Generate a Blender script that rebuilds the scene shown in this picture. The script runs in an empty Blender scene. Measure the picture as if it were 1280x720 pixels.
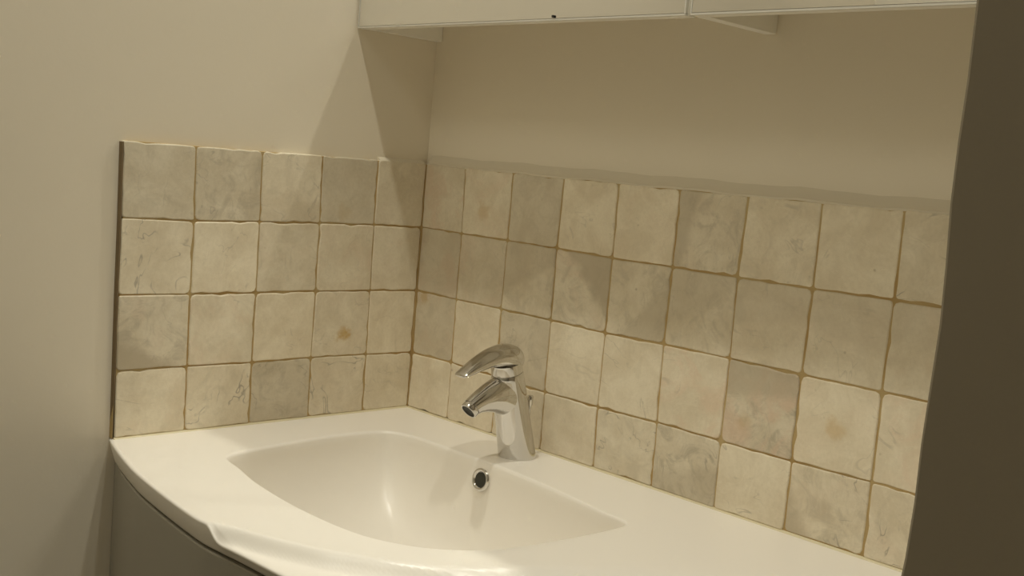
import bpy, bmesh, math, random
import numpy as np
from mathutils import Matrix, Vector

random.seed(7)
S = bpy.context.scene
COL = S.collection

# ------------------------------------------------------------------ camera
R = [[0.69118678, 0.71745569, 0.08670739],
     [0.13875362, -0.01400028, -0.99022797],
     [-0.70923076, 0.69646344, -0.10922638]]
cd = bpy.data.cameras.new('camera'); cam = bpy.data.objects.new('camera', cd); COL.objects.link(cam)
cd.sensor_width = 36; cd.lens = 1419.3 / 1280 * 36; cd.clip_start = 0.01
m = Matrix(((R[0][0], -R[1][0], -R[2][0], 1.3727),
            (R[0][1], -R[1][1], -R[2][1], -1.1382),
            (R[0][2], -R[1][2], -R[2][2], 0.4114), (0, 0, 0, 1)))
cam.matrix_world = m
S.camera = cam

# ------------------------------------------------------------------ world, exposure
w = bpy.data.worlds.new('world'); S.world = w; w.use_nodes = True
w.node_tree.nodes['Background'].inputs[0].default_value = (1.0, 0.85, 0.62, 1)
w.node_tree.nodes['Background'].inputs[1].default_value = 0.0
S.view_settings.view_transform = 'Standard'; S.view_settings.look = 'None'
S.view_settings.gamma = 1; S.view_settings.use_curve_mapping = False
S.view_settings.exposure = 0.0
S.cycles.use_denoising = True
S.cycles.max_bounces = 12; S.cycles.diffuse_bounces = 8; S.cycles.glossy_bounces = 8
S.cycles.sample_clamp_indirect = 0; S.cycles.caustics_reflective = True
S.cycles.blur_glossy = 0.0
S.cycles.use_guiding = True; S.cycles.use_surface_guiding = True

# ceiling lamps: (x, y, watts); spots shine straight down; the second is unseen, added for brightness
SPOTS = [(.30, -.49, 24.0), (.90, -.49, 22.0)]
SPOT_R = 0.022; SPOT_CONE = 96
ROOM_FILL = (.42, -1.31, 3.8)          # unseen soft light, added to raise the ambient level
LCOL = (1.0, .975, .85)

# ------------------------------------------------------------------ helpers
def mat(name, col, rough=0.5, metal=0.0, spec=0.5, build=None, coat=0):
    M = bpy.data.materials.new(name); M.use_nodes = True
    nt = M.node_tree; b = nt.nodes['Principled BSDF']
    b.inputs['Base Color'].default_value = (*col, 1); b.inputs['Roughness'].default_value = rough
    b.inputs['Metallic'].default_value = metal; b.inputs['Specular IOR Level'].default_value = spec
    b.inputs['Coat Weight'].default_value = coat
    if build: build(nt, b)
    return M

def obj(name, me, M=None, parent=None, smooth=False, loc=None):
    if isinstance(me, bmesh.types.BMesh):
        bm = me; me = bpy.data.meshes.new(name)
        bmesh.ops.recalc_face_normals(bm, faces=bm.faces[:])
        bm.to_mesh(me); bm.free()
    if M: me.materials.append(M)
    if smooth:
        for p in me.polygons: p.use_smooth = True
        me.set_sharp_from_angle(angle=math.radians(smooth if smooth is not True else 40))
    o = bpy.data.objects.new(name, me); COL.objects.link(o)
    if parent is not None:
        o.parent = parent
        if loc is None: o.matrix_parent_inverse = Matrix.Translation(-Vector(parent.location)) if parent.location.length else Matrix()
    if loc is not None: o.location = loc
    return o

def empty(name, loc, label, cat, group=None):
    o = bpy.data.objects.new(name, None); COL.objects.link(o); o.location = loc
    o.empty_display_size = 0.05
    o['label'] = label; o['category'] = cat
    if group: o['group'] = group
    return o

def box(bm, x0, x1, y0, y1, z0, z1, bev=0.0, seg=2):
    r = bmesh.ops.create_cube(bm, size=1.0)
    vs = r['verts']
    for v in vs:
        v.co = Vector((x0 + (v.co.x + .5) * (x1 - x0), y0 + (v.co.y + .5) * (y1 - y0), z0 + (v.co.z + .5) * (z1 - z0)))
    if bev > 0:
        es = list({e for v in vs for e in v.link_edges})
        bmesh.ops.bevel(bm, geom=es, offset=bev, segments=seg, profile=0.5, affect='EDGES')
    return bm

def boxobj(name, b, M, parent=None, bev=0.0, kind=None, smooth=False):
    o = obj(name, box(bmesh.new(), *b, bev), M, parent, smooth=smooth)
    if kind: o['kind'] = kind
    return o

def loft(bm, rings, cap0=True, cap1=True):
    """rings: lists of equal length of 3D points, closed loops"""
    vr = [[bm.verts.new(p) for p in r] for r in rings]
    n = len(vr[0])
    for a, b in zip(vr, vr[1:]):
        for i in range(n):
            bm.faces.new((a[i], a[(i + 1) % n], b[(i + 1) % n], b[i]))
    if cap0: bm.faces.new(vr[0][::-1])
    if cap1: bm.faces.new(vr[-1])
    return vr

def catmull(pts, n=8, closed=False):
    pts = [np.array(p, float) for p in pts]; out = []; N = len(pts)
    rng = range(N) if closed else range(N - 1)
    for i in rng:
        g = (lambda k: pts[k % N]) if closed else (lambda k: pts[max(0, min(N - 1, k))])
        p0, p1, p2, p3 = g(i - 1), g(i), g(i + 1), g(i + 2)
        for j in range(n):
            t = j / n
            out.append(0.5 * ((2 * p1) + (-p0 + p2) * t + (2 * p0 - 5 * p1 + 4 * p2 - p3) * t * t + (-p0 + 3 * p1 - 3 * p2 + p3) * t ** 3))
    if not closed: out.append(pts[-1])
    return np.array(out)

def ZD(x): return 0.0115 + 0.0042 * max(0.0, min(1.2, x))   # deck height

# ------------------------------------------------------------------ materials
def paint_build(nt, b):
    tc = nt.nodes.new('ShaderNodeTexCoord')
    n = nt.nodes.new('ShaderNodeTexNoise'); n.inputs['Scale'].default_value = 260; n.inputs['Detail'].default_value = 3
    n2 = nt.nodes.new('ShaderNodeTexNoise'); n2.inputs['Scale'].default_value = 6; n2.inputs['Detail'].default_value = 2
    nt.links.new(tc.outputs['Object'], n.inputs['Vector']); nt.links.new(tc.outputs['Object'], n2.inputs['Vector'])
    ad = nt.nodes.new('ShaderNodeMath'); ad.operation = 'MULTIPLY_ADD'; ad.inputs[1].default_value = 8.0
    nt.links.new(n2.outputs['Fac'], ad.inputs[0]); nt.links.new(n.outputs['Fac'], ad.inputs[2])
    bp = nt.nodes.new('ShaderNodeBump'); bp.inputs['Strength'].default_value = 0.12; bp.inputs['Distance'].default_value = 0.0006
    nt.links.new(ad.outputs[0], bp.inputs['Height']); nt.links.new(bp.outputs[0], b.inputs['Normal'])

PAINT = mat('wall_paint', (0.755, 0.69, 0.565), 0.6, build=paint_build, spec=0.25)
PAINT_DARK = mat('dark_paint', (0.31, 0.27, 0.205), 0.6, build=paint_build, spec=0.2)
WHITE_PAINT = mat('white_paint', (0.88, 0.85, 0.76), 0.6)
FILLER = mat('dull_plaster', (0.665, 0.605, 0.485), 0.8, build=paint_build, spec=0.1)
CEIL = mat('ceiling_paint', (0.85, 0.81, 0.73), 0.8)
FLOOR_M = mat('floor_tile', (0.20, 0.175, 0.14), 0.4)
SINK = mat('cast_mineral', (0.85, 0.81, 0.74), 0.3, spec=0.5)
CHROME = mat('chrome', (0.66, 0.645, 0.62), 0.07, 1.0)
AERATOR = mat('aerator_mesh', (0.05, 0.05, 0.045), 0.5, 0.5)
HOLE = mat('overflow_dark', (0.03, 0.03, 0.02), 0.6)
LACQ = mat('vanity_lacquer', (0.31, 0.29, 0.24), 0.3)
CAB = mat('cabinet_white', (0.82, 0.79, 0.71), 0.4)
MIRROR = mat('mirror_glass', (0.93, 0.93, 0.92), 0.0, 1.0)
EDGE = mat('mirror_edge', (0.66, 0.64, 0.58), 0.35, 0.3)
BLACK = mat('black_rubber', (0.02, 0.018, 0.015), 0.6)
SEAL = mat('yellowed_silicone', (0.66, 0.59, 0.40), 0.35)

def grout_build(nt, b):
    tc = nt.nodes.new('ShaderNodeTexCoord')
    n = nt.nodes.new('ShaderNodeTexNoise'); n.inputs['Scale'].default_value = 14; n.inputs['Detail'].default_value = 5
    nt.links.new(tc.outputs['Object'], n.inputs['Vector'])
    r = nt.nodes.new('ShaderNodeValToRGB')
    r.color_ramp.elements[0].position = 0.35; r.color_ramp.elements[0].color = (0.40, 0.27, 0.11, 1)
    r.color_ramp.elements[1].position = 0.68; r.color_ramp.elements[1].color = (0.48, 0.37, 0.19, 1)
    nt.links.new(n.outputs['Fac'], r.inputs[0]); nt.links.new(r.outputs[0], b.inputs['Base Color'])
    n2 = nt.nodes.new('ShaderNodeTexNoise'); n2.inputs['Scale'].default_value = 500
    nt.links.new(tc.outputs['Object'], n2.inputs['Vector'])
    bp = nt.nodes.new('ShaderNodeBump'); bp.inputs['Distance'].default_value = 0.0006
    nt.links.new(n2.outputs['Fac'], bp.inputs['Height']); nt.links.new(bp.outputs[0], b.inputs['Normal'])
GROUT = mat('ochre_grout', (0.44, 0.32, 0.15), 0.85, build=grout_build, spec=0.2)

GROUT_DARK = mat('brown_adhesive', (0.22, 0.165, 0.10), 0.9, spec=0.1)

def tile_build(nt, b):
    N = nt.nodes; Lk = nt.links.new
    def attr(n):
        a = N.new('ShaderNodeAttribute'); a.attribute_type = 'OBJECT'; a.attribute_name = n; return a
    def math_(op, *ins, clamp=False):
        x = N.new('ShaderNodeMath'); x.operation = op; x.use_clamp = clamp
        for i, v in enumerate(ins):
            if isinstance(v, (int, float)): x.inputs[i].default_value = v
            else: Lk(v, x.inputs[i])
        return x.outputs[0]
    def mix(fac, a, bcol, mode='MIX'):
        x = N.new('ShaderNodeMix'); x.data_type = 'RGBA'; x.blend_type = mode
        if isinstance(fac, (int, float)): x.inputs[0].default_value = fac
        else: Lk(fac, x.inputs[0])
        for i, v in ((6, a), (7, bcol)):
            if isinstance(v, tuple): x.inputs[i].default_value = (*v, 1)
            else: Lk(v, x.inputs[i])
        return x.outputs[2]
    tc = N.new('ShaderNodeTexCoord')
    off = N.new('ShaderNodeVectorMath'); off.operation = 'ADD'
    Lk(tc.outputs['Object'], off.inputs[0]); Lk(attr('seed').outputs['Vector'], off.inputs[1])
    P = off.outputs[0]
    def noise(scale, det=4, rough=0.55, dist=0.0, vec=P):
        n = N.new('ShaderNodeTexNoise'); n.inputs['Scale'].default_value = scale; n.inputs['Detail'].default_value = det
        n.inputs['Roughness'].default_value = rough; n.inputs['Distortion'].default_value = dist
        Lk(vec, n.inputs['Vector']); return n.outputs['Fac']
    def ramp(v, lo, hi):
        x = N.new('ShaderNodeMapRange'); x.interpolation_type = 'SMOOTHSTEP'
        Lk(v, x.inputs[0]); x.inputs[1].default_value = lo; x.inputs[2].default_value = hi; return x.outputs[0]
    cloud = noise(17, 6, 0.62, 0.6)
    col = mix(ramp(cloud, 0.30, 0.72), (0.66, 0.58, 0.435), (0.79, 0.72, 0.57))
    # grey clouds
    g = math_('MULTIPLY', ramp(noise(26, 6, 0.65, 1.5), 0.45, 0.68), attr('grey').outputs['Fac'], clamp=True)
    col = mix(g, col, (0.46, 0.405, 0.305))
    # pinkish clouds
    pk = math_('MULTIPLY', ramp(noise(20, 4, 0.55, 0.8), 0.45, 0.66), attr('pink').outputs['Fac'], clamp=True)
    col = mix(pk, col, (0.70, 0.54, 0.40))
    # thin veins: |noise-.5| near zero
    vn = math_('ABSOLUTE', math_('SUBTRACT', noise(10, 3, 0.55, 1.6), 0.5))
    vm = math_('MULTIPLY', math_('SUBTRACT', 1.0, ramp(vn, 0.0, 0.013)), ramp(noise(24, 2), 0.47, 0.62))
    vm = math_('MULTIPLY', vm, attr('vein').outputs['Fac'], clamp=True)
    col = mix(vm, col, (0.38, 0.34, 0.27))
    # light streaks
    lv = math_('ABSOLUTE', math_('SUBTRACT', noise(9, 4, 0.6, 3.0), 0.5))
    col = mix(math_('MULTIPLY', math_('SUBTRACT', 1.0, ramp(lv, 0.0, 0.02)), 0.16), col, (0.84, 0.78, 0.64))
    # ochre stain at a place given per tile
    sub = N.new('ShaderNodeVectorMath'); sub.operation = 'SUBTRACT'
    Lk(tc.outputs['Object'], sub.inputs[0]); Lk(attr('stain_at').outputs['Vector'], sub.inputs[1])
    ml = N.new('ShaderNodeVectorMath'); ml.operation = 'MULTIPLY'; ml.inputs[1].default_value = (1, 0, 1)
    Lk(sub.outputs[0], ml.inputs[0])
    ln = N.new('ShaderNodeVectorMath'); ln.operation = 'LENGTH'; Lk(ml.outputs[0], ln.inputs[0])
    d = math_('ADD', ln.outputs['Value'], math_('MULTIPLY', math_('SUBTRACT', noise(70, 4), 0.5), 0.03))
    st = math_('MULTIPLY', math_('SUBTRACT', 1.0, ramp(d, 0.003, 0.016)), attr('stain').outputs['Fac'], clamp=True)
    col = mix(st, col, (0.52, 0.33, 0.10))
    # darker corner or band of the stone, its line given per tile
    wp = N.new('ShaderNodeVectorMath'); wp.operation = 'DOT_PRODUCT'
    wat = attr('band'); Lk(tc.outputs['Object'], wp.inputs[0]); Lk(wat.outputs['Vector'], wp.inputs[1])
    wd = math_('ADD', wp.outputs['Value'], math_('MULTIPLY', math_('SUBTRACT', noise(35, 5, 0.6), 0.5), 0.028))
    wk = math_('MULTIPLY', ramp(math_('SUBTRACT', wd, attr('band_off').outputs['Fac']), -0.006, 0.012), attr('band_k').outputs['Fac'], clamp=True)
    col = mix(wk, col, (0.49, 0.42, 0.305))
    # pits
    vo = N.new('ShaderNodeTexVoronoi'); vo.inputs['Scale'].default_value = 38; Lk(P, vo.inputs['Vector'])
    pit = math_('MULTIPLY', math_('SUBTRACT', 1.0, ramp(vo.outputs['Distance'], 0.03, 0.10)), ramp(noise(60, 1), 0.55, 0.62))
    col = mix(math_('MULTIPLY', pit, 0.5), col, (0.30, 0.24, 0.15))
    # fine grain
    fine = noise(240, 3, 0.7)
    col = mix(math_('MULTIPLY', ramp(fine, 0.35, 0.75), 0.16), col, (0.46, 0.39, 0.27))
    # tone
    tn = N.new('ShaderNodeVectorMath'); tn.operation = 'SCALE'
    Lk(col, tn.inputs[0]); Lk(attr('tone').outputs['Fac'], tn.inputs['Scale'])
    Lk(tn.outputs[0], b.inputs['Base Color'])
    h = math_('SUBTRACT', math_('ADD', math_('MULTIPLY', noise(55, 6, 0.7), 1.0), math_('MULTIPLY', fine, 0.15)), math_('ADD', math_('MULTIPLY', pit, 0.9), math_('MULTIPLY', vm, 0.35)))
    bp = N.new('ShaderNodeBump'); bp.inputs['Strength'].default_value = 0.4; bp.inputs['Distance'].default_value = 0.0008
    Lk(h, bp.inputs['Height']); Lk(bp.outputs[0], b.inputs['Normal'])
TILE = mat('tumbled_limestone', (0.65, 0.57, 0.42), 0.55, spec=0.3, build=tile_build)

# ------------------------------------------------------------------ room shell
FZ, CZ = -0.86, 1.56
wall_left = boxobj('wall_left', (-0.12, -0.01, -1.6, 0.12, FZ - .1, CZ + .1), PAINT, kind='structure')
wall_back = boxobj('wall_back', (-0.01, 1.205, 0.01, 0.12, FZ, CZ), PAINT, kind='structure')
floor = boxobj('floor', (-0.01, 2.3, -1.6, 0.01, FZ - .1, FZ), FLOOR_M, kind='structure')
ceiling = boxobj('ceiling', (-0.01, 2.3, -1.6, 0.01, CZ, CZ + .1), CEIL, kind='structure')

# partition beside the vanity: we see its front end, its edge not quite straight
def partition():
    bm = bmesh.new()
    zs = [FZ + (CZ - FZ) * i / 120 for i in range(121)]
    rings = []
    for z in zs:
        dx = 0.0007 * math.sin(z * 31) + 0.0005 * math.sin(z * 77 + 1)
        if 0.20 < z < 0.30: dx += 0.0018 * math.sin((z - .20) / .10 * math.pi)
        x0 = 1.204 - dx
        rings.append([(x0 + .0012, -.775, z), (x0, -.7738, z), (x0 - .002, 0.12, z), (2.3, 0.12, z), (2.3, -.775, z)])
    loft(bm, rings)
    return bm
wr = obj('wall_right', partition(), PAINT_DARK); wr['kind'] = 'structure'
wf = boxobj('wall_front', (-0.01, 2.3, -1.7, -1.6, FZ, CZ), WHITE_PAINT, kind='structure')
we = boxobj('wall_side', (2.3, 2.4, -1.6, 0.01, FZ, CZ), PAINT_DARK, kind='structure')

# ------------------------------------------------------------------ tiles
zrow = [0.3985, 0.2995, 0.2, 0.1005, None]
LG = {  # left wall: (y, z) of the joints, column 0 is the corner
    't': [(0, .3992), (-0.092, .3994), (-.1927, .3986), (-.292, .3985), (-.3924, .3978), (-.4926, .3975)],
    3: [(0, .2994), (-.0919, .3006), (-.1902, .3005), (-.29, .3001), (-.3897, .2985), (-.4908, .2998)],
    2: [(0, .1994), (-.0903, .2005), (-.1891, .2009), (-.2892, .2003), (-.3895, .1998), (-.4899, .2006)],
    1: [(0, .0998), (-.0889, .1015), (-.1895, .1024), (-.2886, .1012), (-.3882, .1018), (-.4881, .1018)],
    0: [(0, 0), (-.0882, 0), (-.188, 0), (-.2875, 0), (-.3868, 0), (-.4868, 0)]}
BG = {  # back wall: (x, z)
    't': [(0, .3985), (.0914, .3981), (.1944, .3976), (.2962, .3977), (.3952, .3976), (.4962, .3974), (.5976, .3975), (.6962, .3975), (.7952, .3985)],
    3: [(.001, .2994), (.0947, .2996), (.195, .2996), (.2945, .2997), (.3963, .2982), (.4961, .299), (.5947, .2991), (.6972, .2999), (.7954, .3014)],
    2: [(.001, .1994), (.0943, .199), (.1943, .1996), (.2956, .1989), (.3964, .1981), (.4949, .2003), (.5963, .2009), (.6952, .2003), (.7949, .201)],
    1: [(.001, .0998), (.096, .1014), (.196, .099), (.2961, .0968), (.3958, .0977), (.4974, .0995), (.596, .0992), (.6957, .0993), (.7956, .1012)],
    0: [(0, 0), (.096, 0), (.196, 0), (.297, 0), (.3975, 0), (.4985, 0), (.597, 0), (.6955, 0), (.796, 0)]}
for k in BG:
    zz = BG[k][-1][1]
    for i in range(1, 5): BG[k].append((BG[k][8][0] + .1003 * i if i < 4 else 1.198, zz))
for k, sgn in ((0, 0),):
    LG[k] = [(u, ZD(0) + .0012) for u, _ in LG[k]]
    BG[k] = [(u, ZD(u) + .0012) for u, _ in BG[k]]

def tile_mesh(c, rnd, gap=0.0007):
    """c: corners (u,z) bl, br, tr, tl about the tile's own centre; front faces -Y, back at y=+0.0095"""
    cs = [Vector(p) for p in c]; N = 7
    loop = []
    def inset(p, q):      # offset line inward
        d = (q - p).normalized(); n = Vector((-d.y, d.x)); return n
    ins = []
    for i in range(4):
        p0, p1, p2 = cs[i - 1], cs[i], cs[(i + 1) % 4]
        n1, n2 = inset(p0, p1), inset(p1, p2)
        g1 = gap + rnd.uniform(-.0003, .0006); g2 = gap + rnd.uniform(-.0003, .0006)
        ins.append(p1 + n1 * g1 + n2 * g2)
    rad = [rnd.choice([.0022, .003, .004, .0065]) for _ in range(4)]
    for i in range(4):
        p, q = ins[i], ins[(i + 1) % 4]; d = (q - p).normalized(); n = Vector((-d.y, d.x)); Ln = (q - p).length
        r0, r1 = rad[i], rad[(i + 1) % 4]
        # rounded start: a mid point of the arc
        prev = (ins[i - 1] - p).normalized()
        loop.append(p + (d + prev) * (r0 * .29))
        for j in range(N + 1):
            t = r0 + (Ln - r0 - r1) * j / N
            jit = rnd.gauss(0, .00035) if 0 < j < N else 0
            if 0 < j < N and rnd.random() < .07: jit = rnd.uniform(.0008, .0022)
            loop.append(p + d * t + n * max(-.0004, jit))
    bm = bmesh.new()
    cen = sum(loop, Vector((0, 0))) / len(loop)
    def ring(off, y):
        out = []
        for q in loop:
            v = cen - q
            out.append((q.x + v.x / v.length * off, y, q.y + v.y / v.length * off))
        return out
    loft(bm, [ring(0, .0095), ring(0, .0016), ring(.0005, .0006), ring(.0017, 0.0)])
    return bm

# tone, grey, vein, pink, stain, stain position (u,z from the tile centre)
LT = {(5, 0): (.93, .25, .2, .0), (4, 0): (.91, .5, .7, .0), (3, 0): (1.0, .3, .5, .05), (2, 0): (.86, .2, .15, .1), (1, 0): (.93, .2, .1, .1),
      (5, 1): (1.06, .1, .8, .0), (4, 1): (1.07, .1, .4, .0), (3, 1): (.95, .15, .2, .1), (2, 1): (.97, .1, .3, .3), (1, 1): (.97, .1, .1, .1),
      (5, 2): (.94, .7, .3, .2), (4, 2): (1.0, .2, .9, .25), (3, 2): (1.07, .1, .3, .0), (2, 2): (.97, .15, .3, .1), (1, 2): (1.04, .1, .2, .0),
      (5, 3): (1.03, .2, .9, .15), (4, 3): (1.02, .3, 1., .05), (3, 3): (.88, .6, .9, .0), (2, 3): (.96, .2, .8, .1), (1, 3): (1.0, .15, .3, .0)}
BT = {(0, 0): (.93, .1, .1, .6), (1, 0): (1.0, .1, .1, .3), (2, 0): (.90, .25, .2, .0), (3, 0): (1.05, .1, .3, .0), (4, 0): (1.06, .1, .1, .1), (5, 0): (.96, .6, .3, .1), (6, 0): (1.04, .3, .4, .0), (7, 0): (1.05, .15, .4, .0), (8, 0): (1.0, .2, .9, .0),
      (0, 1): (.90, .2, .2, .6), (1, 1): (.90, .2, .3, .3), (2, 1): (.94, .4, .3, .1), (3, 1): (.95, .5, .2, .3), (4, 1): (.97, .5, .3, .0), (5, 1): (.97, .5, .3, .0), (6, 1): (1.0, .3, .4, .1), (7, 1): (1.0, .2, .3, .1), (8, 1): (.98, .2, .2, .2),
      (0, 2): (.90, .4, .2, .5), (1, 2): (1.0, .15, .4, .1), (2, 2): (.93, .5, .5, .0), (3, 2): (1.02, .15, .2, .0), (4, 2): (1.0, .2, .6, .0), (5, 2): (1.0, .1, .3, .5), (6, 2): (.92, .9, .3, .8), (7, 2): (1.05, .05, .3, .1), (8, 2): (1.04, .1, .4, .5),
      (0, 3): (1.0, .1, .1, .1), (1, 3): (1.0, .1, .2, .1), (2, 3): (.97, .2, .3, .1), (3, 3): (.99, .15, .2, .1), (4, 3): (.95, .3, 1., .0), (5, 3): (.92, .8, .7, .0), (6, 3): (1.03, .1, .6, .0), (7, 3): (1.0, .5, .9, .1), (8, 3): (1.02, .3, 1., .2)}
LS = {(2, 2): (1.0, .002, -.018), (2, 0): (.25, -.006, -.034)}
BS = {(1, 0): (.35, -.004, -.012), (7, 2): (.38, .0, -.002), (0, 2): (.6, -.03, .04), (6, 2): (.25, -.02, -.02)}

BAND = {('B', 3, 1): (1, 1.0, .012, .75), ('B', 4, 1): (1, -.9, .012, .6), ('B', 2, 1): (-.5, 1, -.004, .5), ('B', 5, 1): (-.6, 1, .0, .45),
        ('B', 6, 2): (-.15, 1, .012, .7), ('B', 5, 3): (.3, -1, .002, .5), ('L', 5, 2): (-.5, -1, .026, .9), ('L', 3, 3): (.1, 1, -.08, .22),
        ('B', 6, 1): (-.2, 1, .0, .35), ('B', 7, 1): (.2, 1, -.005, .3), ('B', 5, 0): (-1, .2, .022, .6), ('L', 2, 0): (.2, 1, -.08, .14),
        ('B', 0, 1): (-.2, 1, -.06, .35), ('B', 2, 0): (.1, 1, -.08, .2), ('B', 2, 2): (-1, .3, -.08, .35), ('B', 7, 3): (-1, -.6, .034, .7),
        ('B', 8, 1): (0, 1, .0, .3), ('B', 0, 2): (.1, -1, -.07, .3), ('L', 4, 0): (1, -.2, .03, .35), ('L', 3, 0): (.1, -1, .02, .3)}
def make_tiles(G, rot, wall, T, ST):
    rnd = random.Random(21 if rot else 4)
    ks = ['t', 3, 2, 1, 0]
    ncol = len(G[3]) - 1
    for r in range(4):
        top, bot = G[ks[r]], G[ks[r + 1]]
        for cidx in range(ncol):
            a, b2 = (cidx + 1, cidx) if rot else (cidx, cidx + 1)    # a = smaller u, b2 = larger u
            cs = [bot[a], bot[b2], top[b2], top[a]]
            cu = sum(c[0] for c in cs) / 4; cz = sum(c[1] for c in cs) / 4
            bm = tile_mesh([(c[0] - cu, c[1] - cz) for c in cs], rnd)
            me = bpy.data.meshes.new('tile')
            bmesh.ops.recalc_face_normals(bm, faces=bm.faces[:]); bm.to_mesh(me); bm.free()
            me.materials.append(TILE)
            for p in me.polygons: p.use_smooth = True
            me.set_sharp_from_angle(angle=math.radians(18))
            o = bpy.data.objects.new('tile', me); COL.objects.link(o); o.parent = wall
            pr = rnd.uniform(-.0006, .0005)
            tilt = (rnd.uniform(-.006, .006), 0, rnd.uniform(-.006, .006))
            if rot:
                o.location = (0.0 - pr, cu, cz); o.rotation_euler = (tilt[0], 0, math.pi / 2 + tilt[2])
            else:
                o.location = (cu, 0.0 + pr, cz); o.rotation_euler = tilt
            key = (cidx + 1, r) if rot else (cidx, r)
            t = T.get(key, (rnd.uniform(.93, 1.05), rnd.uniform(.1, .5), rnd.uniform(.1, .8), rnd.uniform(0, .3)))
            o['tone'], o['grey'], o['vein'], o['pink'] = [float(q) for q in t]
            o['seed'] = (rnd.uniform(0, 30), rnd.uniform(0, 30), rnd.uniform(0, 30))
            bd = BAND.get(('L' if rot else 'B',) + key, (1.0, 0.0, 1.0, 0.0))      # direction (u, z), offset, strength
            bl = math.hypot(bd[0], bd[1])
            o['band'] = (bd[0] / bl, 0.0, bd[1] / bl); o['band_off'] = float(bd[2]); o['band_k'] = float(bd[3])
            s = ST.get(key, (0.0, 0.0, 0.0))
            o['stain'] = float(s[0]); o['stain_at'] = (float(s[1]), 0.0, float(s[2]))

make_tiles(LG, True, wall_left, LT, LS)
make_tiles(BG, False, wall_back, BT, BS)

boxobj('grout', (-0.0105, -0.0014, -.4885, 0.009, ZD(0) + .0008, .3972), GROUT, wall_left, bev=.001)
boxobj('grout', (-0.0012, 1.2, 0.0012, 0.0105, ZD(.9) + .0008, .3972), GROUT, wall_back, bev=.0008)

def end_strip():
    bm = bmesh.new(); rs = []
    for u, z in ((-.4866, ZD(0) + .001), (-.4879, .1018), (-.4897, .2006), (-.4906, .2998), (-.4924, .3955)):
        rs.append([(-.0104, u - .0016, z), (-.0014, u - .0012, z), (-.0014, u + .0006, z), (-.0104, u + .0006, z)])
    loft(bm, rs); return bm
obj('end_grout', end_strip(), GROUT_DARK, wall_left)
boxobj('corner_grout', (-.004, .0008, -.0008, .004, ZD(0) + .0008, .3965), GROUT, wall_back)

# plaster fillet on top of the back tiles, thin one on the side tiles
def fillet(name, pts, prof, M, kind='structure', parent=None):
    bm = bmesh.new(); rings = []
    for p in pts: rings.append([(p[0] + q[0], p[1] + q[1], p[2] + q[2]) for q in prof])
    loft(bm, rings); o = obj(name, bm, M, parent, smooth=50)
    if parent is None: o['kind'] = kind
    return o
xs = [i * .02 for i in range(60)] + [1.2]
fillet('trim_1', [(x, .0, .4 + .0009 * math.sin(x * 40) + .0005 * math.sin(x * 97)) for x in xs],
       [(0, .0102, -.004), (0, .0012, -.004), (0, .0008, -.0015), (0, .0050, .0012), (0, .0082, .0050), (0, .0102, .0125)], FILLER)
ys = [-.088 + .0125 * i for i in range(8)]
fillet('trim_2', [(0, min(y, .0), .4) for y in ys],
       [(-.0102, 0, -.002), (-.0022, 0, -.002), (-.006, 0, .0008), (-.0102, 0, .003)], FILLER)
# yellowed sealant where the tiles meet the deck
fillet('trim_3', [(0, -.4865 + .0243 * i + .000001, ZD(0)) for i in range(21)],
       [(-.002, 0, .0026), (.0008, 0, .0014), (.0022, 0, .0002), (.0016, 0, -.001), (-.002, 0, -.001)], SEAL)
fillet('trim_4', [(x + .001, 0, ZD(x)) for x in xs[:-1]],
       [(0, .002, .0026), (0, -.0008, .0014), (0, -.0022, .0002), (0, -.0016, -.001), (0, .002, -.001)], SEAL)

# ------------------------------------------------------------------ washbasin
LIP = catmull([(.325, -.60), (.340, -.568), (.356, -.5415), (.385, -.5275), (.4258, -.5135), (.4748, -.4915), (.5036, -.4733), (.5453, -.4458), (.591, -.4023),
               (.6157, -.3607), (.6425, -.3198), (.6713, -.28), (.71, -.20), (.76, -.06)], 6)
front = catmull([(-.0095, -.4885), (.0154, -.4965), (.0545, -.507), (.10, -.518), (.149, -.528), (.231, -.5393), (.32, -.5478), (.36, -.5465), (.41, -.5425),
                 (.484, -.5385), (.60, -.531), (.75, -.515), (.90, -.488), (1.05, -.455), (1.2, -.415)], 8)
outer = [(-.0095, .0095), (1.2, .0095)] + [tuple(p) for p in front[::-1]]
rim = catmull([(.1437, -.4034), (.1874, -.4121), (.245, -.4248), (.3271, -.4335), (.4058, -.4340), (.4681, -.4250), (.5159, -.4010), (.5461, -.3690), (.5634, -.3334),
               (.5740, -.2871), (.5803, -.2292), (.583, -.1717), (.5760, -.1400), (.5335, -.1345), (.4581, -.1215), (.3885, -.1125), (.3241, -.1075), (.2799, -.1085),
               (.2335, -.1090), (.1711, -.1095), (.1290, -.1180), (.1080, -.1400), (.1010, -.2086), (.1066, -.2786), (.1170, -.3483), (.1260, -.3859)], 8, closed=True)

def seg_hit(C, d, poly, closed=True):
    best = None; n = len(poly)
    for i in range(n if closed else n - 1):
        a = np.array(poly[i]); b = np.array(poly[(i + 1) % n]); e = b - a
        den = d[0] * e[1] - d[1] * e[0]
        if abs(den) < 1e-12: continue
        ac = a - C
        t = (ac[0] * e[1] - ac[1] * e[0]) / den
        s = (ac[0] * d[1] - ac[1] * d[0]) / den
        if t > 0 and -1e-9 <= s <= 1 + 1e-9 and (best is None or t > best): best = t
    return C + d * best

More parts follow.
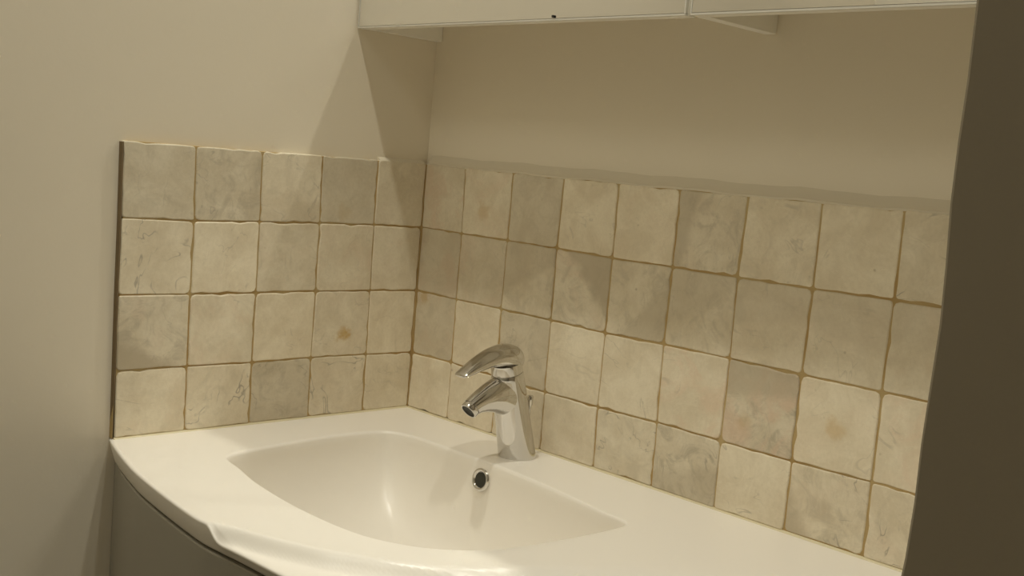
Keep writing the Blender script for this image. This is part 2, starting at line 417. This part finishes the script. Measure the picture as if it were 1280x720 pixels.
def lip_depth(p):
    p = np.array(p); A = LIP[:-1]; B = LIP[1:]; e = B - A
    t = np.clip(((p - A) * e).sum(1) / (e * e).sum(1), 0, 1)
    q = A + e * t[:, None]; dd = np.sqrt(((p - q) ** 2).sum(1)); k = int(dd.argmin())
    cr = e[k][0] * (p - A[k])[1] - e[k][1] * (p - A[k])[0]     # <0: to the right of the curve = outside
    sd = -dd[k] if cr > 0 else dd[k]
    fade = min(1, max(0, (-q[k][1] - .16) / .22)); fade = fade * fade * (3 - 2 * fade)
    t = min(1, max(0, (sd + .002) / .0165)); s = t * t * (3 - 2 * t)
    ridge = .0004 * math.exp(-((sd + .004) / .006) ** 2)
    return (-.0145 * s + ridge) * fade

def washbasin():
    C = np.array([.335, -.27])
    angs = list(np.linspace(0, 2 * math.pi, 360, endpoint=False))
    for p in [(-.0095, .0095), (1.2, .0095), (1.2, -.415), (-.0095, -.4885)]:
        angs.append(math.atan2(p[1] - C[1], p[0] - C[0]) % (2 * math.pi))
    angs = sorted(set(round(a, 7) for a in angs))
    R_, O_ = [], []
    for a in angs:
        d = np.array([math.cos(a), math.sin(a)])
        R_.append(seg_hit(C, d, rim)); O_.append(seg_hit(C, d, outer))
    bm = bmesh.new(); rings = []
    NR = 44
    bc = np.array([.335, -.235])
    def bottom(a):
        return bc + np.array([.125 * math.cos(a), .088 * math.sin(a)])
    # drain disc outwards
    dz = -.128
    drain = np.array([.335, -.235])
    ring0 = [(drain[0] + .023 * math.cos(a), drain[1] + .023 * math.sin(a), dz) for a in angs]
    rings.append(ring0)
    for f in (.35, .7, 1.0):
        rings.append([tuple(drain * (1 - f) + bottom(a) * f) + (dz + .006 * f * f,) if True else None for a in angs])
    # bowl wall, from bottom up to rim
    M = 22
    for j in range(1, M + 1):
        t = j / M                   # 0 bottom, 1 rim
        th = t * math.pi / 2
        hx = math.sin(th) ** .85; hz = 1 - math.cos(th)
        hz = hz * .80 + t * .20
        ring = []
        for i, a in enumerate(angs):
            b0 = bottom(a); r = R_[i]
            p = b0 + (r - b0) * hx
            v = r - b0; L = np.linalg.norm(v); p = p - v / L * .0015 * (t ** 4)
            z = (dz + .006) * (1 - hz) + (ZD(p[0]) - .0045) * hz
            ring.append((p[0], p[1], z))
        rings.append(ring)
    # small fillet at the rim
    for off, dzr in ((-.0006, -.0028), (.0004, -.0012), (.0018, -.0003), (.0038, 0)):
        ring = []
        for i, a in enumerate(angs):
            v = O_[i] - R_[i]; L = np.linalg.norm(v); p = R_[i] + v / L * off
            ring.append((p[0], p[1], ZD(p[0]) + dzr + (lip_depth(p))))
        rings.append(ring)
    for j in range(1, NR + 1):
        t = (j / NR)
        ring = []
        for i, a in enumerate(angs):
            v = O_[i] - R_[i]; L = np.linalg.norm(v); v = v / L
            end = O_[i] - v * .005; st = R_[i] + v * .0038
            p = st + (end - st) * t
            ring.append((p[0], p[1], ZD(p[0]) + lip_depth(p)))
        rings.append(ring)
    # outer edge: fillet and apron
    for off, dd in ((.0028, -.0003), (.0010, -.0010), (.0002, -.0022), (.0002, -.0036), (.0034, -.0135), (.0080, -.0255), (.0100, -.0285), (.016, -.0300)):
        ring = []
        for i, a in enumerate(angs):
            v = O_[i] - R_[i]; v = v / np.linalg.norm(v)
            ld = lip_depth(O_[i])
            if dd < -.02: z = ZD(O_[i][0]) * .0 + .0115 + dd
            else: z = ZD(O_[i][0]) + dd + ld * (1 if dd > -.01 else .5)
            wallish = O_[i][1] > .009 or O_[i][0] < -.009
            p = O_[i] - v * (off if not wallish else (.0005))
            if wallish and O_[i][1] < -.45: p = np.array([O_[i][0], O_[i][1] + off])
            ring.append((p[0], p[1], z))
        rings.append(ring)
    loft(bm, rings, cap0=True, cap1=False)
    # underside: flange ring then the outside of the bowl
    return bm, rings
bm, rings = washbasin()
# close underneath with an outer bowl shell so nothing is paper thin
last = rings[-1]
basin = empty('washbasin', (.6, -.25, .012), 'white one-piece washbasin top with a curved front edge and oval bowl', 'washbasin')
under = bmesh.new()
n = len(last)
k_bowl = 4 + 22 + 4
rr = [last]
# slab underside in to the bowl's outline
rr.append([(rings[k_bowl - 1][i][0], rings[k_bowl - 1][i][1], -.0205) for i in range(n)])
for j in range(24, 3, -3):
    rr.append([(p[0] + (p[0] - .335) * .06, p[1] + (p[1] + .235) * .05, min(p[2] - .012, -.0215)) for p in rings[j]])
loft(under, rr, cap0=False, cap1=True)
obj('underside', under, SINK, basin, smooth=30)
obj('bowl_and_deck', bm, SINK, basin, smooth=60)

def ringmesh(c, n, r_out, r_in, depth, seg=40, prof=None):
    """chrome flange: torus-like ring round axis n at c"""
    n = Vector(n).normalized(); u = n.orthogonal().normalized(); v = n.cross(u); bm = bmesh.new()
    prof = prof or [(r_out, -.002), (r_out, .0008), (r_out - .0015, .0022), ((r_out + r_in) / 2, .0026), (r_in + .001, .0012), (r_in, -.002), (r_in, -depth)]
    rings = []
    for r, h in prof:
        rings.append([tuple(Vector(c) + n * h + (u * math.cos(a) + v * math.sin(a)) * r) for a in [2 * math.pi * k / seg for k in range(seg)]])
    loft(bm, rings, False, False); return bm
def disc(c, n, r, seg=32, th=.001):
    n = Vector(n).normalized(); u = n.orthogonal().normalized(); v = n.cross(u); bm = bmesh.new()
    loft(bm, [[tuple(Vector(c) + n * h + (u * math.cos(a) + v * math.sin(a)) * r) for a in [2 * math.pi * k / seg for k in range(seg)]] for h in (-th, 0)])
    return bm
OV = Vector((.2985, -.1105, -.0135)); ON = Vector((0.02, -.985, .17))
ov = obj('overflow_ring', ringmesh(OV, ON, .0160, .0095, .006), CHROME, basin, smooth=50); ov['label'] = 'chrome overflow ring'
hole = obj('overflow_hole', disc(OV + ON * .0006, ON, .0100), HOLE, ov)
dr = obj('drain_plug', ringmesh((.335, -.235, -.1285), (0, 0, 1), .031, .024, .002), CHROME, basin, smooth=50)
obj('plug_cap', disc((.335, -.235, -.1245), (0, 0, 1), .0225, th=.003), CHROME, dr)

# ------------------------------------------------------------------ faucet
FX = .3016
def circ(c, ax, r, seg=40, sq=1.0):
    ax = Vector(ax).normalized(); u = Vector((1, 0, 0)); v = ax.cross(u).normalized()
    out = []
    for k in range(seg):
        a = 2 * math.pi * k / seg
        out.append(tuple(Vector(c) + u * math.cos(a) * (r if not isinstance(r, tuple) else r[0]) + v * math.sin(a) * (r if not isinstance(r, tuple) else r[1])))
    return out
faucet = empty('mixer_tap', (FX, -.049, ZD(FX)), 'chrome single-lever mixer tap standing on the back of the washbasin', 'tap')
zb = ZD(FX)
B0 = Vector((FX, -.0485, zb)); B1 = Vector((FX, -.0815, .1315)); ax = (B1 - B0).normalized()
bm = bmesh.new(); rs = []
hor = Vector((0, 0, 1))
for t, r, k in ((0, .0262, 0), (.01, .0266, 0), (.03, .0263, .1), (.2, .0252, .4), (.4, .0242, .7), (.6, .0235, .9), (.8, .0228, 1), (.93, .0224, 1), (.985, .0221, 1), (1.0, .0212, 1)):
    rs.append(circ(B0.lerp(B1, t), hor.lerp(ax, k), r))
loft(bm, rs)
obj('body', bm, CHROME, faucet, smooth=40)
# spout
bm = bmesh.new(); rs = []
path = [((-.066, .100), (.0222, .0335), (-1, -.02)), ((-.084, .1010), (.0218, .0300), (-1, -.10)), ((-.099, .1005), (.0200, .0250), (-1, -.24)), ((-.113, .0985), (.0175, .0200), (-1, -.36)),
        ((-.125, .0955), (.0152, .0160), (-1, -.48)), ((-.1350, .0920), (.0134, .0134), (-1, -.62)), ((-.1410, .0888), (.0128, .0126), (-1, -.78))]
for (y, z), r, d in path:
    rs.append(circ((FX, y, z), (0, d[0], d[1]), r))
loft(bm, rs)
spout = obj('spout', bm, CHROME, faucet, smooth=40)
od = Vector((0, -1, -.85)).normalized()
e0 = Vector((FX, -.1410, .0888))
bm = bmesh.new()
loft(bm, [circ(e0 + od * h, od, r) for h, r in ((-.001, .0112), (.0008, .0112), (.0010, .0122), (.0065, .0122), (.0074, .0116), (.0074, .0100), (.0045, .0098))], True, False)
ar = obj('aerator', bm, CHROME, spout, smooth=35)
obj('aerator_mesh', disc(e0 + od * .0052, od, .0099), AERATOR, spout)
# neck ring between body and lever
bm = bmesh.new()
loft(bm, [circ(B1 + ax * h, ax, r) for h, r in ((-.001, .0200), (.0008, .0200), (.0011, .0216), (.0085, .0214), (.014, .0205))])
obj('cartridge_collar', bm, CHROME, faucet, smooth=35)
# lever: lofted along y, section (y, z_top, z_bottom, half width)
secs = [(-.0597, .1530, .1470, .0032), (-.0602, .1570, .1430, .0066), (-.0615, .1605, .1395, .0097), (-.0638, .1640, .1368, .0131), (-.0675, .1670, .1350, .0168),
        (-.0735, .1698, .1340, .0204), (-.0810, .1712, .1350, .0221), (-.0885, .1713, .1375, .0223), (-.0960, .1706, .1395, .0218), (-.1070, .1682, .1412, .0202), (-.1180, .1643, .1412, .0182), (-.1290, .1590, .1395, .0162),
        (-.1400, .1530, .1368, .0144), (-.1500, .1470, .1340, .0128), (-.1590, .1410, .1316, .0116), (-.1650, .1368, .1304, .0108), (-.1672, .1345, .1312, .0096)]
bm = bmesh.new(); rs = []
for y, zt, zbm, hw in secs:
    zc = (zt + zbm) / 2; hh = (zt - zbm) / 2; ring = []
    t = max(0, min(1, (-y - .11) / .06))
    ex = 2.0 + 0.8 * t
    for k in range(36):
        a = 2 * math.pi * k / 36; ca, sa = math.cos(a), math.sin(a)
        px = hw * math.copysign(abs(ca) ** (2 / ex), ca); pz = hh * math.copysign(abs(sa) ** (2 / ex), sa)
        ring.append((FX + px, y - .06 * (pz), zc + pz))
    rs.append(ring)
loft(bm, rs)
lv = obj('lever', bm, CHROME, faucet, smooth=50)
s = lv.modifiers.new('smooth', 'SUBSURF'); s.levels = 1; s.render_levels = 2
# lift rod behind the body
bm = bmesh.new(); rod = Vector((FX, -.0325, zb))
loft(bm, [circ(rod + Vector((0, 0, h)), (0, 0, 1), r, 16) for h, r in ((0, .005), (.002, .005), (.0025, .0022), (.068, .0022), (.0705, .0040), (.082, .0044), (.0835, .0035))])
obj('lift_rod', bm, CHROME, faucet, smooth=35)

# ------------------------------------------------------------------ vanity unit below
vanity = empty('vanity_unit', (.6, -.25, FZ), 'off-white lacquered vanity unit with curved doors under the washbasin', 'cabinet')
fr = [np.array([p[0], p[1] + .0095]) for p in front[::2]]
fr[0] = np.array([-.0092, front[0][1] + .0095])
fr[-1] = np.array([1.198, front[-1][1] + .0095])
def curved(name, x0, x1, z0, z1, th, push, M, parent):
    pts = [p for p in fr if x0 < p[0] < x1]
    def at(x):
        for a, b in zip(fr, fr[1:]):
            if a[0] <= x <= b[0]: return np.array([x, a[1] + (b[1] - a[1]) * (x - a[0]) / (b[0] - a[0])])
        return fr[-1]
    pts = [at(x0)] + pts + [at(x1)]
    bm = bmesh.new(); e = .0015; rs = []
    for i, p in enumerate(pts):
        x, y = p; y -= push
        rs.append([(x, y + th, z0), (x, y + e, z0), (x, y, z0 + e), (x, y, z1 - e), (x, y + e, z1), (x, y + th, z1)])
    loft(bm, rs); return obj(name, bm, M, parent, smooth=35)
ZT = -.0177
# carcass: side, curved front frame, base
body = bmesh.new()
rs = []
sel = [(-.0090, .009)] + [(p[0], p[1] + .020) for p in fr] + [(1.198, .009)]
bmv = [[body.verts.new((p[0], p[1], z)) for p in sel] for z in (FZ + .10, -.0300 - .10)]
body.free()
boxobj('side_panel', (-.0092, .009, -.466, .009, FZ + .08, -.0212), LACQ, vanity, bev=.001)
boxobj('side_panel', (1.182, 1.198, -.39, .009, FZ + .08, -.0212), LACQ, vanity, bev=.001)
boxobj('back_panel', (.009, 1.182, .001, .009, FZ + .08, -.14), LACQ, vanity)
boxobj('bottom_panel', (.009, 1.182, -.39, .001, FZ + .08, FZ + .10), LACQ, vanity)
boxobj('plinth', (.02, 1.18, -.37, -.35, FZ, FZ + .08), LACQ, vanity)
curved('front_rail', -.0088, 1.197, FZ + .08, -.0212, .018, -.0190, LACQ, vanity)
curved('corner_post', -.0088, .040, FZ + .08, ZT - .0030, .019, 0.0, LACQ, vanity)
for a, b in ((.0415, .430), (.4335, .815), (.8185, 1.195)):
    d = curved('door', a, b, FZ + .085, ZT - .0030, .018, .0010, LACQ, vanity)

# ------------------------------------------------------------------ mirror cabinet
CB = .5865; CT = 1.22
cabinet = empty('mirror_cabinet', (.6, .0, CB), 'wall cabinet with two mirrored doors hanging above the tiled splashback', 'cabinet')
boxobj('side_panel', (-.0095, .0035, -.123, .0095, CB, CT), CAB, cabinet, bev=.0006)
boxobj('divider_panel', (.590, .6055, -.123, .0095, CB, CT - .016), CAB, cabinet, bev=.0006)
boxobj('side_panel', (1.184, 1.199, -.123, .0095, CB, CT), CAB, cabinet, bev=.0006)
boxobj('bottom_board', (.0035, .590, -.122, .0095, CB + .035, CB + .05), CAB, cabinet)
boxobj('bottom_board', (.6055, 1.184, -.122, .0095, CB + .035, CB + .05), CAB, cabinet)
boxobj('top_board', (.0035, 1.184, -.123, .0095, CT - .016, CT), CAB, cabinet)
boxobj('back_board', (.0035, 1.184, .004, .0095, CB + .05, CT - .016), CAB, cabinet)
for i, (a, b) in enumerate(((-.0085, .5885), (.5945, 1.198))):
    d = boxobj('door', (a, b, -.1375, -.1235, CB - .0005, CT), CAB, cabinet, bev=.0006)
    g = boxobj('mirror_pane', (a + .0005, b - .0005, -.1415, -.1376, CB + .0022, CT), MIRROR, d)
    boxobj('edge_strip', (a, a + .002, -.1420, -.1376, CB + .0010, CT), EDGE, d)
    boxobj('edge_strip', (b - .002, b, -.1420, -.1376, CB + .0010, CT), EDGE, d)
    boxobj('edge_strip', (a, b, -.1418, -.1376, CB - .0005, CB + .0016), EDGE, d)
    if i == 0: boxobj('bumper', (.3870, .3905, -.1440, -.1417, CB + .0028, CB + .0058), BLACK, d, bev=.0005)

# ------------------------------------------------------------------ ceiling spots and added soft light
def ceiling_spot(x, y, watts, label):
    spot = empty('ceiling_spot', (x, y, CZ), label, 'lamp', 'recessed ceiling spots over the washbasin')
    obj('ring', ringmesh((x, y, CZ), (0, 0, -1), .045, .032, .0), CHROME, spot, smooth=40)
    ld = bpy.data.lights.new('bulb', 'SPOT'); ld.shadow_soft_size = SPOT_R; ld.energy = watts; ld.color = LCOL
    ld.spot_size = math.radians(SPOT_CONE); ld.spot_blend = 1.0
    lo = bpy.data.objects.new('bulb', ld); COL.objects.link(lo); lo.location = (x, y, CZ - .04)
ceiling_spot(*SPOTS[0], 'small recessed ceiling spot straight above the washbasin bowl and tap')
ceiling_spot(*SPOTS[1], 'unseen ceiling spot added to brighten the right half of the washbasin deck')
room_fill = empty('fill_lamp', (ROOM_FILL[0], ROOM_FILL[1], CZ), 'unseen round ceiling light added to raise the ambient level', 'lamp')
obj('base_ring', ringmesh((ROOM_FILL[0], ROOM_FILL[1], CZ), (0, 0, -1), .27, .255, .0), CAB, room_fill, smooth=40)
ld = bpy.data.lights.new('fill_disc', 'AREA'); ld.shape = 'DISK'; ld.size = .50; ld.energy = ROOM_FILL[2]; ld.color = LCOL
lo = bpy.data.objects.new('fill_disc', ld); COL.objects.link(lo); lo.location = (ROOM_FILL[0], ROOM_FILL[1], CZ - .01)
